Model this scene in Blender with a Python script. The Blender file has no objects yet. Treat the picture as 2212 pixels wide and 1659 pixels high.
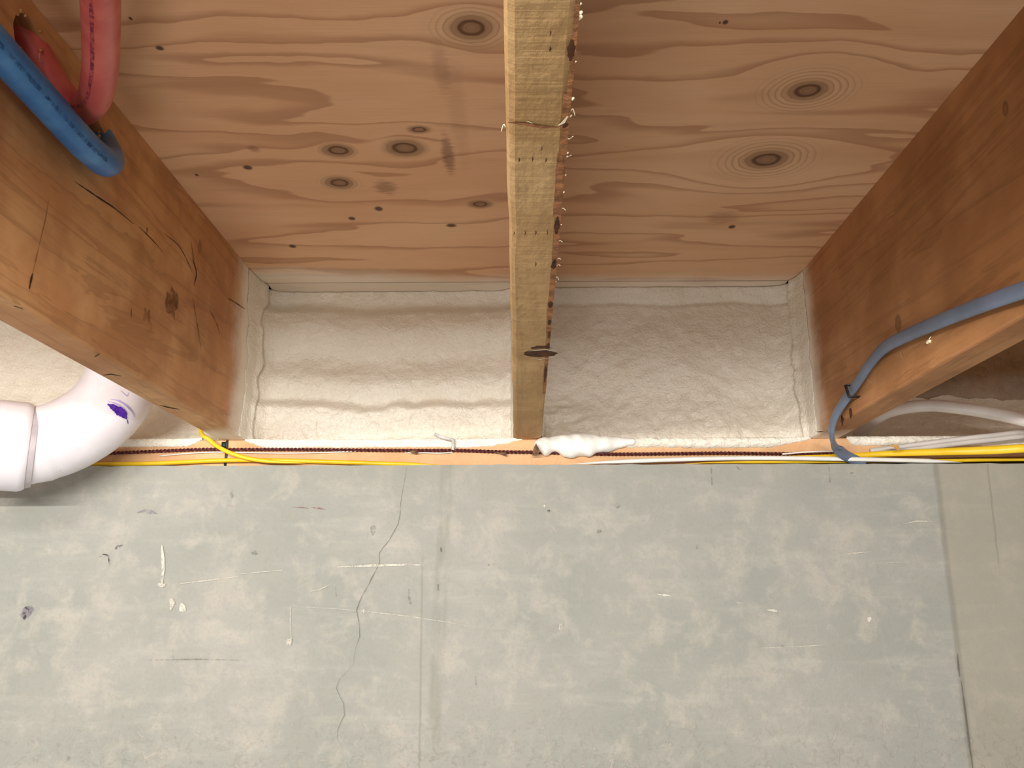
import bpy, bmesh, math, random
from mathutils import Vector, Matrix, noise
random.seed(7)
S = bpy.context.scene
C = bpy.context.collection

# ------------------------------------------------------------------ camera, world, lamp, exposure
# world: X right, Y into the wall (0 = front of the sill plate), Z up (0 = underside of the joists)
FPX, PITCH, YAW, ROLL = 1886.08, 0.248229, 0.011274, -0.001166
CAM = Vector((-0.008128, -1.174070, -0.220076))
_f = Vector((-math.sin(YAW)*math.cos(PITCH), math.cos(YAW)*math.cos(PITCH), math.sin(PITCH)))
_r = Vector((math.cos(YAW), math.sin(YAW), 0)); _u = _r.cross(_f)
AR = _r*math.cos(ROLL)+_u*math.sin(ROLL); AU = _u*math.cos(ROLL)-_r*math.sin(ROLL); AF = _f
cd = bpy.data.cameras.new('camera'); co = bpy.data.objects.new('camera', cd); C.objects.link(co)
cd.sensor_width = 36; cd.lens = FPX/2212*36; cd.clip_start = .01
M = Matrix((AR, AU, -AF)).transposed().to_4x4(); M.translation = CAM; co.matrix_world = M
S.camera = co

w = bpy.data.worlds.new('room_light'); S.world = w; w.use_nodes = True
bg = w.node_tree.nodes['Background']; bg.inputs[0].default_value = (1.0, .955, .92, 1); bg.inputs[1].default_value = .53

def area(name, loc, rot, sx, sy, power, col=(1, .97, .92)):
    l = bpy.data.lights.new(name, 'AREA'); l.shape = 'RECTANGLE'; l.size = sx; l.size_y = sy
    l.energy = power; l.color = col
    o = bpy.data.objects.new(name, l); C.objects.link(o); o.location = loc; o.rotation_euler = rot
    return o
LX, LY, LZ = -.35, -1.75, -.035
area('shop_light_tube', (LX, LY, LZ), (math.radians(90), 0, 0), 1.25, .010, 36)
area('bay_strip', (-.20, -1.62, .055), (math.radians(88), 0, 0), .26, .012, 1.9)   # short strip between the left and middle joists, behind the camera
area('bay_tube', (-.70, -.78, .07), (math.radians(80), 0, 0), .30, .02, 1.5)   # small tube between the joists left of the picture
area('floor_bounce_fill', (-.55, -1.75, -1.75), (math.radians(180), 0, 0), 1.0, 1.0, 14.5)   # added fill standing in for light bounced up off the floor
S.view_settings.view_transform = 'Standard'; S.view_settings.look = 'None'
S.view_settings.exposure = 0; S.view_settings.gamma = 1; S.view_settings.use_curve_mapping = False

# ------------------------------------------------------------------ survey helpers: points on real planes of the place
def ray(px, py): return (AR*((px-1106)/FPX)+AU*((829.5-py)/FPX)+AF)
def onX(px, py, X): d = ray(px, py); return CAM+d*((X-CAM.x)/d.x)
def onY(px, py, Y): d = ray(px, py); return CAM+d*((Y-CAM.y)/d.y)
def onZ(px, py, Z): d = ray(px, py); return CAM+d*((Z-CAM.z)/d.z)
def onD(px, py, D): return CAM+ray(px, py)*D

# ------------------------------------------------------------------ dimensions
JW, JH, XI = .038, .235, .387          # joist width, height, inner face of the outer joists
WY = -.022                              # front of the concrete, a little proud of the sill
WZ = onY(1150, 1004, WY).z              # top of the concrete
RIM = .12                               # inner face of the rim board

# ------------------------------------------------------------------ objects helpers
def thing(name, label, cat, loc=(0, 0, 0), group=None):
    o = bpy.data.objects.new(name, None); C.objects.link(o); o.location = loc; o.empty_display_size = .02
    o['label'] = label; o['category'] = cat
    if group: o['group'] = group
    return o
def tag(o, label, cat, group=None):
    o['label'] = label; o['category'] = cat
    if group: o['group'] = group
    return o
def link(name, bm, mats, parent=None, smooth=True, normals=True):
    if normals: bmesh.ops.recalc_face_normals(bm, faces=bm.faces)
    me = bpy.data.meshes.new(name); bm.to_mesh(me); bm.free()
    for m in (mats if isinstance(mats, (list, tuple)) else [mats]): me.materials.append(m)
    if smooth:
        for p in me.polygons: p.use_smooth = True
    o = bpy.data.objects.new(name, me); C.objects.link(o)
    if parent:
        o.parent = parent
        for v in me.vertices: v.co -= parent.location
    return o
def box(bm, x0, x1, y0, y1, z0, z1, mi=0):
    v = [bm.verts.new((x, y, z)) for x in (x0, x1) for y in (y0, y1) for z in (z0, z1)]
    for q in ((0, 1, 3, 2), (4, 6, 7, 5), (0, 4, 5, 1), (2, 3, 7, 6), (0, 2, 6, 4), (1, 5, 7, 3)):
        bm.faces.new([v[i] for i in q]).material_index = mi
def catmull(P, n=8):
    P = [Vector(p) for p in P]; out = []
    Q = [P[0]*2-P[1]]+P+[P[-1]*2-P[-2]]
    for i in range(1, len(Q)-2):
        a, b, c, d = Q[i-1:i+3]
        for k in range(n):
            t = k/n
            out.append(.5*((2*b)+(c-a)*t+(2*a-5*b+4*c-d)*t*t+(3*b-a-3*c+d)*t**3))
    return out+[P[-1]]
def sweep(bm, P, ra, rb=None, hint=None, seg=14, n=8, mi=0, caps=True, raw=False, rfun=None):
    """tube along P, half-widths ra (across hint) and rb (along hint)"""
    pts = [Vector(p) for p in P] if raw else catmull(P, n)
    rb = rb or ra; N = None; rings = []
    for i, p in enumerate(pts):
        T = (pts[min(i+1, len(pts)-1)]-pts[max(i-1, 0)]).normalized()
        if hint is not None:
            h = hint(i/(len(pts)-1)) if callable(hint) else Vector(hint)
            N = (h-T*h.dot(T)).normalized()
        elif N is None:
            h = Vector((0, 0, 1)) if abs(T.z) < .8 else Vector((0, 1, 0)); N = (h-T*h.dot(T)).normalized()
        else: N = (N-T*N.dot(T)).normalized()
        B = T.cross(N); k = rfun(i/(len(pts)-1)) if rfun else 1
        rings.append([bm.verts.new(p+(B*(math.cos(a)*ra)+N*(math.sin(a)*rb))*k) for a in [2*math.pi*j/seg for j in range(seg)]])
    for a, b in zip(rings, rings[1:]):
        for j in range(seg):
            bm.faces.new((a[j], a[(j+1) % seg], b[(j+1) % seg], b[j])).material_index = mi
    if caps:
        bm.faces.new(rings[0][::-1]).material_index = mi; bm.faces.new(rings[-1]).material_index = mi
def ribbon(bm, P, wid, nrm, mi, off=.0004, taper=True, jit=0):
    """thin mark lying on a surface: polyline P, half-width, surface normal"""
    nrm = Vector(nrm); P = [Vector(p)+nrm*off for p in P]; L = []
    for i, p in enumerate(P):
        T = (P[min(i+1, len(P)-1)]-P[max(i-1, 0)]).normalized(); s = T.cross(nrm).normalized()
        t = i/(len(P)-1); k = (max(.12, math.sin(math.pi*t))**.6 if taper else 1)*(1+jit*random.uniform(-1, 1))
        L.append((bm.verts.new(p+s*wid*k), bm.verts.new(p-s*wid*k)))
    for a, b in zip(L, L[1:]): bm.faces.new((a[0], b[0], b[1], a[1])).material_index = mi
def blot(bm, c, u, v, nrm, mi, off=.0004, n=14, jit=.3):
    """irregular spot on a surface with half axes u, v"""
    c = Vector(c)+Vector(nrm)*off; ring = []
    for i in range(n):
        a = 2*math.pi*i/n; k = 1+jit*random.uniform(-1, 1)
        ring.append(bm.verts.new(c+(Vector(u)*math.cos(a)+Vector(v)*math.sin(a))*k))
    bm.faces.new(ring).material_index = mi
def sst(a, b, v): t = max(0, min(1, (v-a)/(b-a))); return t*t*(3-2*t)
def fb(x, y, z, o=4): return noise.fractal((x, y, z), 1.0, 2.0, o)

# ------------------------------------------------------------------ material helpers
class T:
    def __init__(s, name, rough=.8, spec=.3):
        s.m = bpy.data.materials.new(name); s.m.use_nodes = True; s.t = s.m.node_tree
        s.b = s.t.nodes['Principled BSDF']; s.b.inputs['Roughness'].default_value = rough
        s.b.inputs['Specular IOR Level'].default_value = spec
        s.co = s.t.nodes.new('ShaderNodeTexCoord').outputs['Object']
        q = s.t.nodes.new('ShaderNodeSeparateXYZ'); s.t.links.new(s.co, q.inputs[0]); s.x, s.y, s.z = q.outputs
    def put(s, sock, v):
        if hasattr(v, 'is_linked') or hasattr(v, 'links'): s.t.links.new(v, sock)
        else: sock.default_value = v
    def m_(s, op, a, b=0., c=0.):
        n = s.t.nodes.new('ShaderNodeMath'); n.operation = op
        for i, v in enumerate((a, b, c)): s.put(n.inputs[i], v)
        return n.outputs[0]
    def add(s, a, b): return s.m_('ADD', a, b)
    def sub(s, a, b): return s.m_('SUBTRACT', a, b)
    def mul(s, a, b): return s.m_('MULTIPLY', a, b)
    def mx(s, a, b): return s.m_('MAXIMUM', a, b)
    def ss(s, v, a, b, lo=0., hi=1.):
        n = s.t.nodes.new('ShaderNodeMapRange'); n.interpolation_type = 'SMOOTHSTEP'
        for i, q in enumerate((v, a, b, lo, hi)): s.put(n.inputs[i], q)
        return n.outputs[0]
    def vec(s, a, b, c):
        n = s.t.nodes.new('ShaderNodeCombineXYZ')
        for i, v in enumerate((a, b, c)): s.put(n.inputs[i], v)
        return n.outputs[0]
    def noise(s, v, scale, detail=4, rough=.55, dist=0.):
        n = s.t.nodes.new('ShaderNodeTexNoise'); s.t.links.new(v, n.inputs['Vector'])
        n.inputs['Scale'].default_value = scale; n.inputs['Detail'].default_value = detail
        n.inputs['Roughness'].default_value = rough; n.inputs['Distortion'].default_value = dist
        return n.outputs[0]
    def voro(s, v, scale):
        n = s.t.nodes.new('ShaderNodeTexVoronoi'); s.t.links.new(v, n.inputs['Vector']); n.inputs['Scale'].default_value = scale
        return n.outputs['Distance']
    def mix(s, f, a, b):
        n = s.t.nodes.new('ShaderNodeMix'); n.data_type = 'RGBA'
        s.put(n.inputs[0], f)
        for i, v in ((6, a), (7, b)): s.put(n.inputs[i], tuple(v)+(1,) if isinstance(v, (tuple, list)) else v)
        return n.outputs[2]
    def col(s, v): s.put(s.b.inputs['Base Color'], tuple(v)+(1,) if isinstance(v, (tuple, list)) else v)
    def bump(s, h, dist=.001, strength=1.):
        n = s.t.nodes.new('ShaderNodeBump'); n.inputs['Distance'].default_value = dist; n.inputs['Strength'].default_value = strength
        s.t.links.new(h, n.inputs['Height']); s.t.links.new(n.outputs[0], s.b.inputs['Normal'])
    def lin(s, k, a, b=0.): return s.m_('MULTIPLY_ADD', k, a, b)
def srgb(*c): return tuple(((v/255)/12.92 if v/255 < .04045 else ((v/255+.055)/1.055)**2.4) for v in c)
def plain(name, c, rough=.6, spec=.3, mott=.12, scale=60, bump=0):
    t = T(name, rough, spec); n = t.noise(t.co, scale, 4)
    t.col(t.mix(t.ss(n, .3, .7), tuple(v*(1-mott) for v in c), tuple(min(1, v*(1+mott)) for v in c)))
    if bump: t.bump(n, bump)
    return t.m

FOAM_C = (.87, .81, .69)
# ---- lumber
def lumber(name, light, dark, warm, knots=(), spray=None, knot_axis='yz', rough_sawn=False, lines=1.0, spray_z=None):
    t = T(name, .62 if not rough_sawn else .8, .25)
    v = t.vec(t.mul(t.x, 22.), t.mul(t.y, 1.6), t.mul(t.z, 22.))
    g = t.noise(v, 1., 5, .6, .6)
    band = t.m_('FRACT', t.mul(g, 6.))
    ln = t.mul(t.ss(band, .55, .98), t.ss(band, 1., .985))
    fine = t.noise(t.vec(t.mul(t.x, 300.), t.mul(t.y, 14.), t.mul(t.z, 300.)), 1., 3)
    mot = t.noise(t.co, 9., 4, .6); mot2 = t.noise(t.vec(t.mul(t.x, 3.), t.y, t.mul(t.z, 3.)), 5., 3)
    c = t.mix(t.ss(mot, .34, .68), dark, light)
    c = t.mix(t.mul(t.ss(mot2, .45, .7), .55), c, warm)
    c = t.mix(t.mul(ln, .30*lines), c, tuple(k*.5 for k in dark))
    c = t.mix(t.mul(t.ss(fine, .5, .75), .18), c, tuple(k*.55 for k in dark))
    h = t.mul(fine, .4)
    for (a, b, ra, rb) in knots:
        p, q = {'yz': (t.y, t.z), 'xy': (t.x, t.y)}[knot_axis]
        d = t.m_('SQRT', t.add(t.m_('POWER', t.mul(t.sub(p, a), 1/ra), 2.), t.m_('POWER', t.mul(t.sub(q, b), 1/rb), 2.)))
        d = t.add(d, t.mul(t.sub(t.noise(t.co, 120., 2), .5), .5))
        c = t.mix(t.mul(t.ss(d, 1.6, .9), .65), c, tuple(k*.42 for k in dark))
        c = t.mix(t.mul(t.ss(d, .75, .35), .5), c, dark)
    if rough_sawn:
        saw = t.noise(t.vec(t.mul(t.x, 14.), t.mul(t.y, 160.), t.mul(t.z, 14.)), 1., 3)
        tear = t.noise(t.vec(t.mul(t.x, 170.), t.mul(t.y, 60.), t.z), 1., 4)
        patch = t.noise(t.vec(t.mul(t.x, 20.), t.mul(t.y, 11.), t.z), 1., 3)
        c = t.mix(t.mul(t.ss(saw, .5, .75), .22), c, tuple(k*.7 for k in light))
        c = t.mix(t.mul(t.mul(t.ss(tear, .52, .72), t.ss(patch, .4, .65)), .5), c, tuple(k*.45 for k in dark))
        h = t.add(t.mul(saw, .5), tear)
    if spray:
        m = None
        for (y0, y1, zb) in spray:
            n = t.add(t.y, t.mul(t.sub(t.noise(t.co, 24., 4, .6), .5), .05))
            n = t.add(n, t.mul(t.sub(t.noise(t.co, 600., 2), .5), .012))
            n = t.add(n, t.mul(t.z, zb)); k = t.ss(n, y0, y1)
            m = k if m is None else t.mx(m, k)
        c = t.mix(m, c, FOAM_C)
    if spray_z:
        n = t.add(t.z, t.mul(t.sub(t.noise(t.co, 14., 4, .6), .5), .08)); n = t.add(n, t.mul(t.sub(t.noise(t.co, 600., 2), .5), .03))
        c = t.mix(t.mul(t.ss(n, spray_z[0], spray_z[1]), .6), c, FOAM_C)
    t.col(c); t.bump(h, .0012 if rough_sawn else .0005, .8)
    return t.m
L_, D_, W_ = srgb(208, 160, 110), srgb(172, 120, 76), srgb(192, 132, 84)
M_left = lumber('left_joist_wood', L_, D_, W_, [(-.22, .19, .004, .007)], [(-.092, -.022, .05)])
M_right = lumber('right_joist_wood', srgb(188, 136, 90), srgb(160, 110, 68), srgb(180, 122, 76),
                 [tuple(onX(*p, XI)[1:])+r for p, r in (((2172, 235), (.0035, .005)), ((1940, 700), (.006, .008)))], [(-.070, -.006, .0)])
M_mid = lumber('middle_joist_wood', srgb(202, 166, 118), srgb(172, 136, 90), srgb(188, 146, 98), rough_sawn=True, lines=.5)
M_sill = lumber('sill_wood', srgb(228, 184, 138), srgb(212, 164, 118), srgb(222, 172, 126), lines=.4)
M_rim = lumber('rim_wood', srgb(150, 114, 76), srgb(120, 90, 56), srgb(138, 98, 64), spray_z=(.125, .05))
M_dark = plain('wood_check_dark', (.05, .024, .011), .9)
M_stain = None
M_wane = plain('wane_bark', srgb(150, 102, 66), .9, mott=.35, scale=90, bump=.002)
M_bark = plain('bark_dark', srgb(80, 48, 28), .9, mott=.4, scale=120)
M_fibre = plain('pale_fibre', srgb(250, 236, 205), .7)

# ---- plywood
def plywood(name, knots, stains, dots):
    t = T(name, .7, .2)
    wob = t.mul(t.sub(t.noise(t.vec(t.mul(t.x, 3.5), t.mul(t.y, 7.), 0.), 1., 4), .5), .05)
    wob2 = t.mul(t.sub(t.noise(t.vec(t.mul(t.x, 22.), t.mul(t.y, 30.), 0.), 1., 3), .5), .007)
    yy = t.add(t.add(t.y, wob), wob2)
    ds = []
    for (kx, ky, a, b, A, Bq) in knots:
        dx, dy = t.sub(t.x, kx), t.sub(t.y, ky)
        r2 = t.add(t.m_('POWER', t.mul(dx, 1/A), 2.), t.m_('POWER', t.mul(dy, 1/Bq), 2.))
        e = t.m_('POWER', 2.718, t.mul(r2, -.5))
        yy = t.sub(yy, t.mul(t.mul(t.sub(yy, ky), e), .93))
        ds.append((t.m_('SQRT', t.add(t.m_('POWER', t.mul(dx, 1/a), 2.), t.m_('POWER', t.mul(dy, 1/b), 2.))), e, (A/a)))
    v = t.noise(t.vec(t.mul(t.x, 1.05), t.mul(yy, 7.5), 3.), 1., 3, .42)
    f = t.m_('FRACT', t.mul(v, 10.))
    line = t.mul(t.ss(f, .60, .97), t.ss(f, 1., .965))
    v2 = t.noise(t.vec(t.mul(t.x, .9), t.mul(yy, 34.), 9.), 1., 3, .5)
    fine = t.noise(t.vec(t.mul(t.x, 18.), t.mul(t.y, 420.), 0.), 1., 3)
    mot = t.noise(t.vec(t.mul(t.x, 3.), t.mul(t.y, 8.), 2.), 1., 4)
    c = t.mix(t.ss(mot, .35, .68), srgb(214, 167, 128), srgb(222, 180, 142))
    c = t.mix(t.mul(t.ss(v2, .5, .72), .30), c, srgb(196, 148, 112))
    c = t.mix(t.mul(line, .50), c, srgb(150, 98, 64))
    c = t.mix(t.mul(t.ss(fine, .45, .8), .10), c, srgb(140, 90, 60))
    wv = t.add(t.mul(t.sub(t.noise(t.co, 60., 3), .5), .35), 0.)
    for d, e, k in ds:
        d = t.add(d, wv)
        if k > 1.2:
            rf = t.m_('FRACT', t.mul(d, 2.2)); ring = t.mul(t.ss(rf, .5, .95), t.ss(d, k*1.25, k*.55))
            c = t.mix(t.mul(t.ss(d, k*1.3, k*.5), .35), c, srgb(206, 172, 134))
            c = t.mix(t.mul(ring, .40), c, srgb(128, 88, 58))
        c = t.mix(t.mul(t.ss(d, 2.0, .8), .72), c, srgb(116, 82, 56))
        c = t.mix(t.mul(t.mul(t.ss(d, 1.0, .8), t.ss(d, .45, .75)), .65), c, srgb(60, 34, 20))
    for (kx, ky, a, b, s) in stains:
        d = t.m_('SQRT', t.add(t.m_('POWER', t.mul(t.sub(t.x, kx), 1/a), 2.), t.m_('POWER', t.mul(t.sub(t.y, ky), 1/b), 2.)))
        d = t.add(d, t.mul(t.sub(t.noise(t.vec(t.mul(t.x, 50.), t.mul(t.y, 260.), 0.), 1., 3), .5), 1.3))
        c = t.mix(t.mul(t.ss(d, 1.25, .4), s), c, srgb(96, 58, 34))
    for (kx, ky, a, b) in dots:
        d = t.m_('SQRT', t.add(t.m_('POWER', t.mul(t.sub(t.x, kx), 1/a), 2.), t.m_('POWER', t.mul(t.sub(t.y, ky), 1/b), 2.)))
        c = t.mix(t.mul(t.ss(d, 1.7, .7), .85), c, srgb(46, 24, 14))
    # white overspray dusted along the rim
    n = t.add(t.y, t.mul(t.sub(t.noise(t.co, 10., 4, .6), .5), .05)); n = t.add(n, t.mul(t.sub(t.noise(t.co, 500., 2), .5), .012))
    lft = t.ss(t.x, -.02, -.36, -.020, -.055)
    sp = t.ss(n, lft, t.add(lft, .055))
    c = t.mix(t.mul(sp, .72), c, FOAM_C)
    t.col(c); t.bump(fine, .0003, .6)
    return t.m
def cz(px, py): p = onZ(px, py, JH); return p.x, p.y
def half(px, py, w, h):          # half extents on the subfloor of a spot w x h pixels (half sizes)
    a, b = onZ(px-w, py, JH), onZ(px+w, py, JH); c, d = onZ(px, py-h, JH), onZ(px, py+h, JH)
    return abs(b.x-a.x)/2, abs(d.y-c.y)/2
KN = [(1018, 60, 34, 19, 92, 48), (1745, 196, 31, 15, 110, 62), (1655, 345, 33, 14, 112, 52), (875, 320, 30, 13, 48, 24),
      (730, 325, 24, 10, 46, 24), (733, 395, 22, 9, 48, 22), (905, 280, 17, 6, 19, 7), (1037, 441, 17, 6, 32, 12)]
kn = [cz(a, b)+half(a, b, c, d)+half(a, b, e, f) for a, b, c, d, e, f in KN]
ST = [(968, 335, 14, 45, .55), (832, 405, 26, 16, .45), (953, 150, 20, 60, .22), (548, 322, 14, 8, .4), (1560, 470, 40, 14, .3), (990, 250, 22, 120, .12)]
st = [cz(a, b)+half(a, b, c, d)+(e,) for a, b, c, d, e in ST]
DT = [(535, 362, 8, 4), (818, 451, 7, 4), (760, 472, 6, 3), (975, 487, 9, 3), (1567, 48, 5, 4), (1581, 490, 6, 3), (632, 532, 6, 3), (1555, 49, 2, 2), (425, 378, 3, 2), (345, 104, 7, 4), (282, 40, 3, 3)]
dt = [cz(a, b)+half(a, b, c, d) for a, b, c, d in DT]
M_ply = plywood('plywood', kn, st, dt)

# ---- foam
def foam(name, c, c2, b=.0024):
    t = T(name, .28, .55)
    n = t.noise(t.co, 210., 4, .6, .5); n2 = t.noise(t.co, 14., 3); n3 = t.noise(t.co, 420., 3)
    t.col(t.mix(t.ss(n2, .35, .7), c, c2))
    t.bump(t.add(n, t.mul(n3, .35)), b, .9)
    return t.m
M_foam = foam('spray_foam', (.89, .84, .73), (.85, .79, .66))
M_can = foam('canned_foam', (.93, .91, .86), (.90, .87, .80), .0006)

# ---- concrete
def seam(t, pts, wid, amp=.006):
    """distance from a near-vertical line given as x(z) through two points"""
    (x0, z0), (x1, z1) = pts; k = (x1-x0)/(z1-z0)
    xl = t.lin(t.z, k, x0-k*z0)
    return t.sub(t.add(t.x, t.mul(t.sub(t.noise(t.vec(0., 0., t.z), 30., 4), .5), amp)), xl)
def concrete():
    t = T('concrete', .85, .25)
    big = t.noise(t.co, 5., 5, .6); mid = t.noise(t.co, 28., 5, .65, .3); fine = t.noise(t.co, 260., 4, .7)
    hz = t.noise(t.vec(t.mul(t.x, 7.), 0., t.mul(t.z, 46.)), 1., 4, .6)
    c = t.mix(t.ss(big, .32, .68), srgb(146, 148, 141), srgb(158, 157, 150))
    c = t.mix(t.mul(t.ss(mid, .45, .7), .5), c, srgb(181, 174, 162))
    c = t.mix(t.mul(t.ss(mid, .48, .3), .3), c, srgb(152, 151, 139))
    c = t.mix(t.mul(t.ss(hz, .5, .75), .18), c, srgb(196, 192, 178))
    c = t.mix(t.mul(t.ss(fine, .45, .8), .34), c, srgb(132, 132, 121))
    eff = t.mul(t.ss(t.noise(t.co, 75., 5, .75, 1.0), .52, .66), t.ss(t.z, -.28, -.42))   # efflorescence low on the wall
    c = t.mix(t.mul(eff, .28), c, srgb(196, 184, 170))
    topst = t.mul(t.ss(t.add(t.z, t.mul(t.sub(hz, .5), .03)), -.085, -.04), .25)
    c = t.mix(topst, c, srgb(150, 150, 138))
    P = lambda a, b: (onY(a, b, WY).x, onY(a, b, WY).z)
    d = seam(t, (P(964, 1010), P(934, 1659)), 0)
    dn = t.noise(t.vec(t.mul(t.x, 60.), 0., t.mul(t.z, 16.)), 1., 4, .6)
    band = t.mul(t.ss(t.m_('ABSOLUTE', d), .012, .004), t.ss(dn, .3, .62))
    c = t.mix(t.mul(band, .55), c, srgb(134, 134, 122))
    d2 = t.m_('ABSOLUTE', seam(t, (P(914, 1100), P(906, 1659)), 0, .002))
    c = t.mix(t.mul(t.mul(t.ss(d2, .0022, .0006), t.ss(t.z, -.12, -.2)), .45), c, srgb(128, 128, 116))
    d3 = seam(t, (P(2022, 1010), P(2100, 1659)), 0, .004)
    c = t.mix(t.mul(t.ss(d3, -.004, .006), .5), c, srgb(154, 146, 128))
    c = t.mix(t.mul(t.ss(t.m_('ABSOLUTE', d3), .006, .001), .45), c, srgb(118, 114, 102))
    d4 = t.m_('ABSOLUTE', seam(t, (P(2134, 1010), P(2160, 1240)), 0, .004))
    c = t.mix(t.mul(t.mul(t.ss(d4, .002, .0005), t.ss(t.z, -.19, -.14)), .4), c, srgb(118, 114, 102))
    t.col(c)
    pits = t.ss(t.voro(t.add(t.co, 0.) if False else t.co, 55.), .10, .04)
    t.bump(t.add(t.add(t.mul(mid, .8), t.mul(fine, .35)), t.mul(eff, .5)), .0011, .8)
    return t.m
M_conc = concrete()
def decal(name, c, alpha, scale=220., lo=.36, hi=.62):
    t = T(name, .85, .2); n = t.noise(t.co, scale, 5, .7); n2 = t.noise(t.co, scale*.22, 3)
    t.col(t.mix(n2, tuple(k*.85 for k in c), tuple(min(1, k*1.1) for k in c)))
    t.put(t.b.inputs['Alpha'], t.mul(t.mul(t.ss(n, lo, hi), t.ss(n2, .25, .5)), alpha))
    return t.m
M_stain = decal('wood_stain', srgb(100, 60, 33), .5, 90., .3, .6)
M_crack = decal('crack_grey', srgb(104, 102, 92), .95, 400., .2, .5)
M_chalk = decal('chalk_white', srgb(214, 210, 196), .85, 220., .3, .55)
M_chalk2 = decal('faint_scratch', srgb(206, 202, 188), .75, 220., .3, .55)
M_ink = decal('dark_ink', srgb(64, 54, 68), .85, 300.)
M_lav = decal('lavender_smudge', srgb(140, 132, 146), .75)
M_redm = decal('red_chalk', srgb(140, 72, 70), .8, 500.)
M_greyst = decal('grey_stain', srgb(120, 120, 108), .55)

# ---- plastics, metals
def pex(name, c, c2):
    t = T(name, .38, .45); n = t.noise(t.co, 30., 4); n2 = t.noise(t.co, 160., 4)
    cc = t.mix(t.ss(n, .35, .7), c, c2); cc = t.mix(t.mul(t.ss(n2, .55, .8), .2), cc, tuple(min(1, k*1.8+.03) for k in c))
    t.col(cc); t.bump(n, .0004); return t.m
M_red = pex('red_pipe', srgb(186, 84, 80), srgb(204, 108, 100))
M_print = decal('pipe_print', srgb(110, 40, 70), .7, 260.)
M_blue = pex('blue_pipe', srgb(44, 108, 172), srgb(74, 136, 190))
M_prb = decal('pipe_print_dark', srgb(38, 78, 122), .6, 200.)
M_white = pex('white_tube', srgb(222, 214, 206), srgb(232, 226, 218))
M_slate = pex('slate_cable', srgb(96, 108, 128), srgb(108, 120, 142))
M_yel = pex('yellow_cable', srgb(232, 190, 26), srgb(240, 202, 44))
M_wcab = pex('white_cable', srgb(224, 222, 214), srgb(234, 232, 226))
M_gcab = pex('grey_cable', srgb(196, 190, 184), srgb(206, 200, 194))
M_black = plain('black_metal', srgb(40, 38, 36), .45, .5)
M_tie = plain('dark_strap', srgb(34, 48, 44), .5)
M_mar = plain('maroon_strand', srgb(104, 44, 44), .6, mott=.4, scale=300)
M_mar2 = plain('brown_strand', srgb(72, 36, 34), .6, mott=.4, scale=300)
M_clip = plain('dull_metal', srgb(196, 192, 184), .45, .5, mott=.2)
M_chip = plain('splinter_wood', srgb(112, 86, 62), .9, mott=.4, scale=200)
M_straw = plain('straw', srgb(196, 150, 86), .8)
M_gask = plain('gasket', srgb(214, 206, 190), .8)
M_hood = plain('hood_enamel', (.75, .75, .73), .5)
M_floor = plain('floor_concrete', srgb(170, 166, 158), .9, scale=8)
def pvc():
    t = T('pvc', .28, .5); n = t.noise(t.co, 30., 3)
    c = t.mix(t.ss(n, .35, .7), srgb(220, 216, 221), srgb(228, 225, 230))
    # scuffs
    s = t.mul(t.ss(t.noise(t.vec(t.mul(t.x, 2.), t.y, t.z), 60., 3, .7), .66, .74), .45)
    c = t.mix(s, c, srgb(176, 168, 176))
    t.col(c); return t.m
M_pvc = pvc()
M_purple = plain('purple_primer', srgb(74, 32, 150), .4, .4, mott=.5, scale=260)
M_purple2 = plain('purple_primer_thin', srgb(176, 156, 206), .4, .4, mott=.2)

# ================================================================== STRUCTURE
def struct(name, bm, m, smooth=False):
    o = link(name, bm, m, smooth=smooth); o['kind'] = 'structure'; return o
# concrete wall: front face as a grid with a ragged top edge, marks lying on it
bm = bmesh.new()
NX, X0, X1 = 260, -2.2, 2.2
zs = [-2.4, -1.4, -.9, -.7, -.55, -.45, -.38, -.32, -.26, -.2, -.15, -.11, -.08, -.06, -.05, 0]
rows = []
for z in zs:
    row = []
    for i in range(NX+1):
        x = X0+(X1-X0)*i/NX
        rag = .0012*fb(x*40, 3, 1)+.0008*noise.noise((x*160, 1, 5))
        zz = z if z != 0 else WZ+rag
        row.append(bm.verts.new((x, WY+.0016*fb(x*5, 0, z*5, 3)+(.002*noise.noise((x*60, 0, 7)) if z == 0 else 0), zz)))
    rows.append(row)
back = [bm.verts.new((v.co.x, .19, WZ)) for v in rows[-1]]
for a, b in zip(rows+[], rows[1:]+[back]):
    for i in range(NX): bm.faces.new((a[i], a[i+1], b[i+1], b[i]))
bb = [bm.verts.new((x, .19, -2.4)) for x in (X0, X1)]
bm.faces.new([rows[0][0], rows[0][-1], bb[1], bb[0]]); bm.faces.new([back[0], back[-1], bb[1], bb[0]])
bmesh.ops.recalc_face_normals(bm, faces=bm.faces)
NW = (0, -1, 0); q = lambda *p: [onY(a, b, WY-.0016) for a, b in p]
U = 1/1620.
ck = [(878, 1010), (876, 1028), (872, 1045), (867, 1075), (865, 1092), (864, 1112), (860, 1132), (850, 1150), (840, 1168), (828, 1182), (819, 1195), (820, 1214), (812, 1232), (802, 1250), (797, 1262), (786, 1280), (778, 1296), (770, 1318), (774, 1338), (776, 1352), (777, 1375), (770, 1394), (765, 1414), (764, 1434), (750, 1450), (734, 1466), (726, 1486), (734, 1504), (742, 1520), (744, 1545), (736, 1560), (729, 1578), (728, 1594), (738, 1615), (742, 1645)]
ribbon(bm, q(*ck[:24]), .6*U, NW, 1, jit=.3); ribbon(bm, q(*ck[23:]), .4*U, NW, 1, jit=.4)
ribbon(bm, q((350, 1178), (352, 1205), (353, 1230), (350, 1262)), 4*U, NW, 2, jit=.3)
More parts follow.
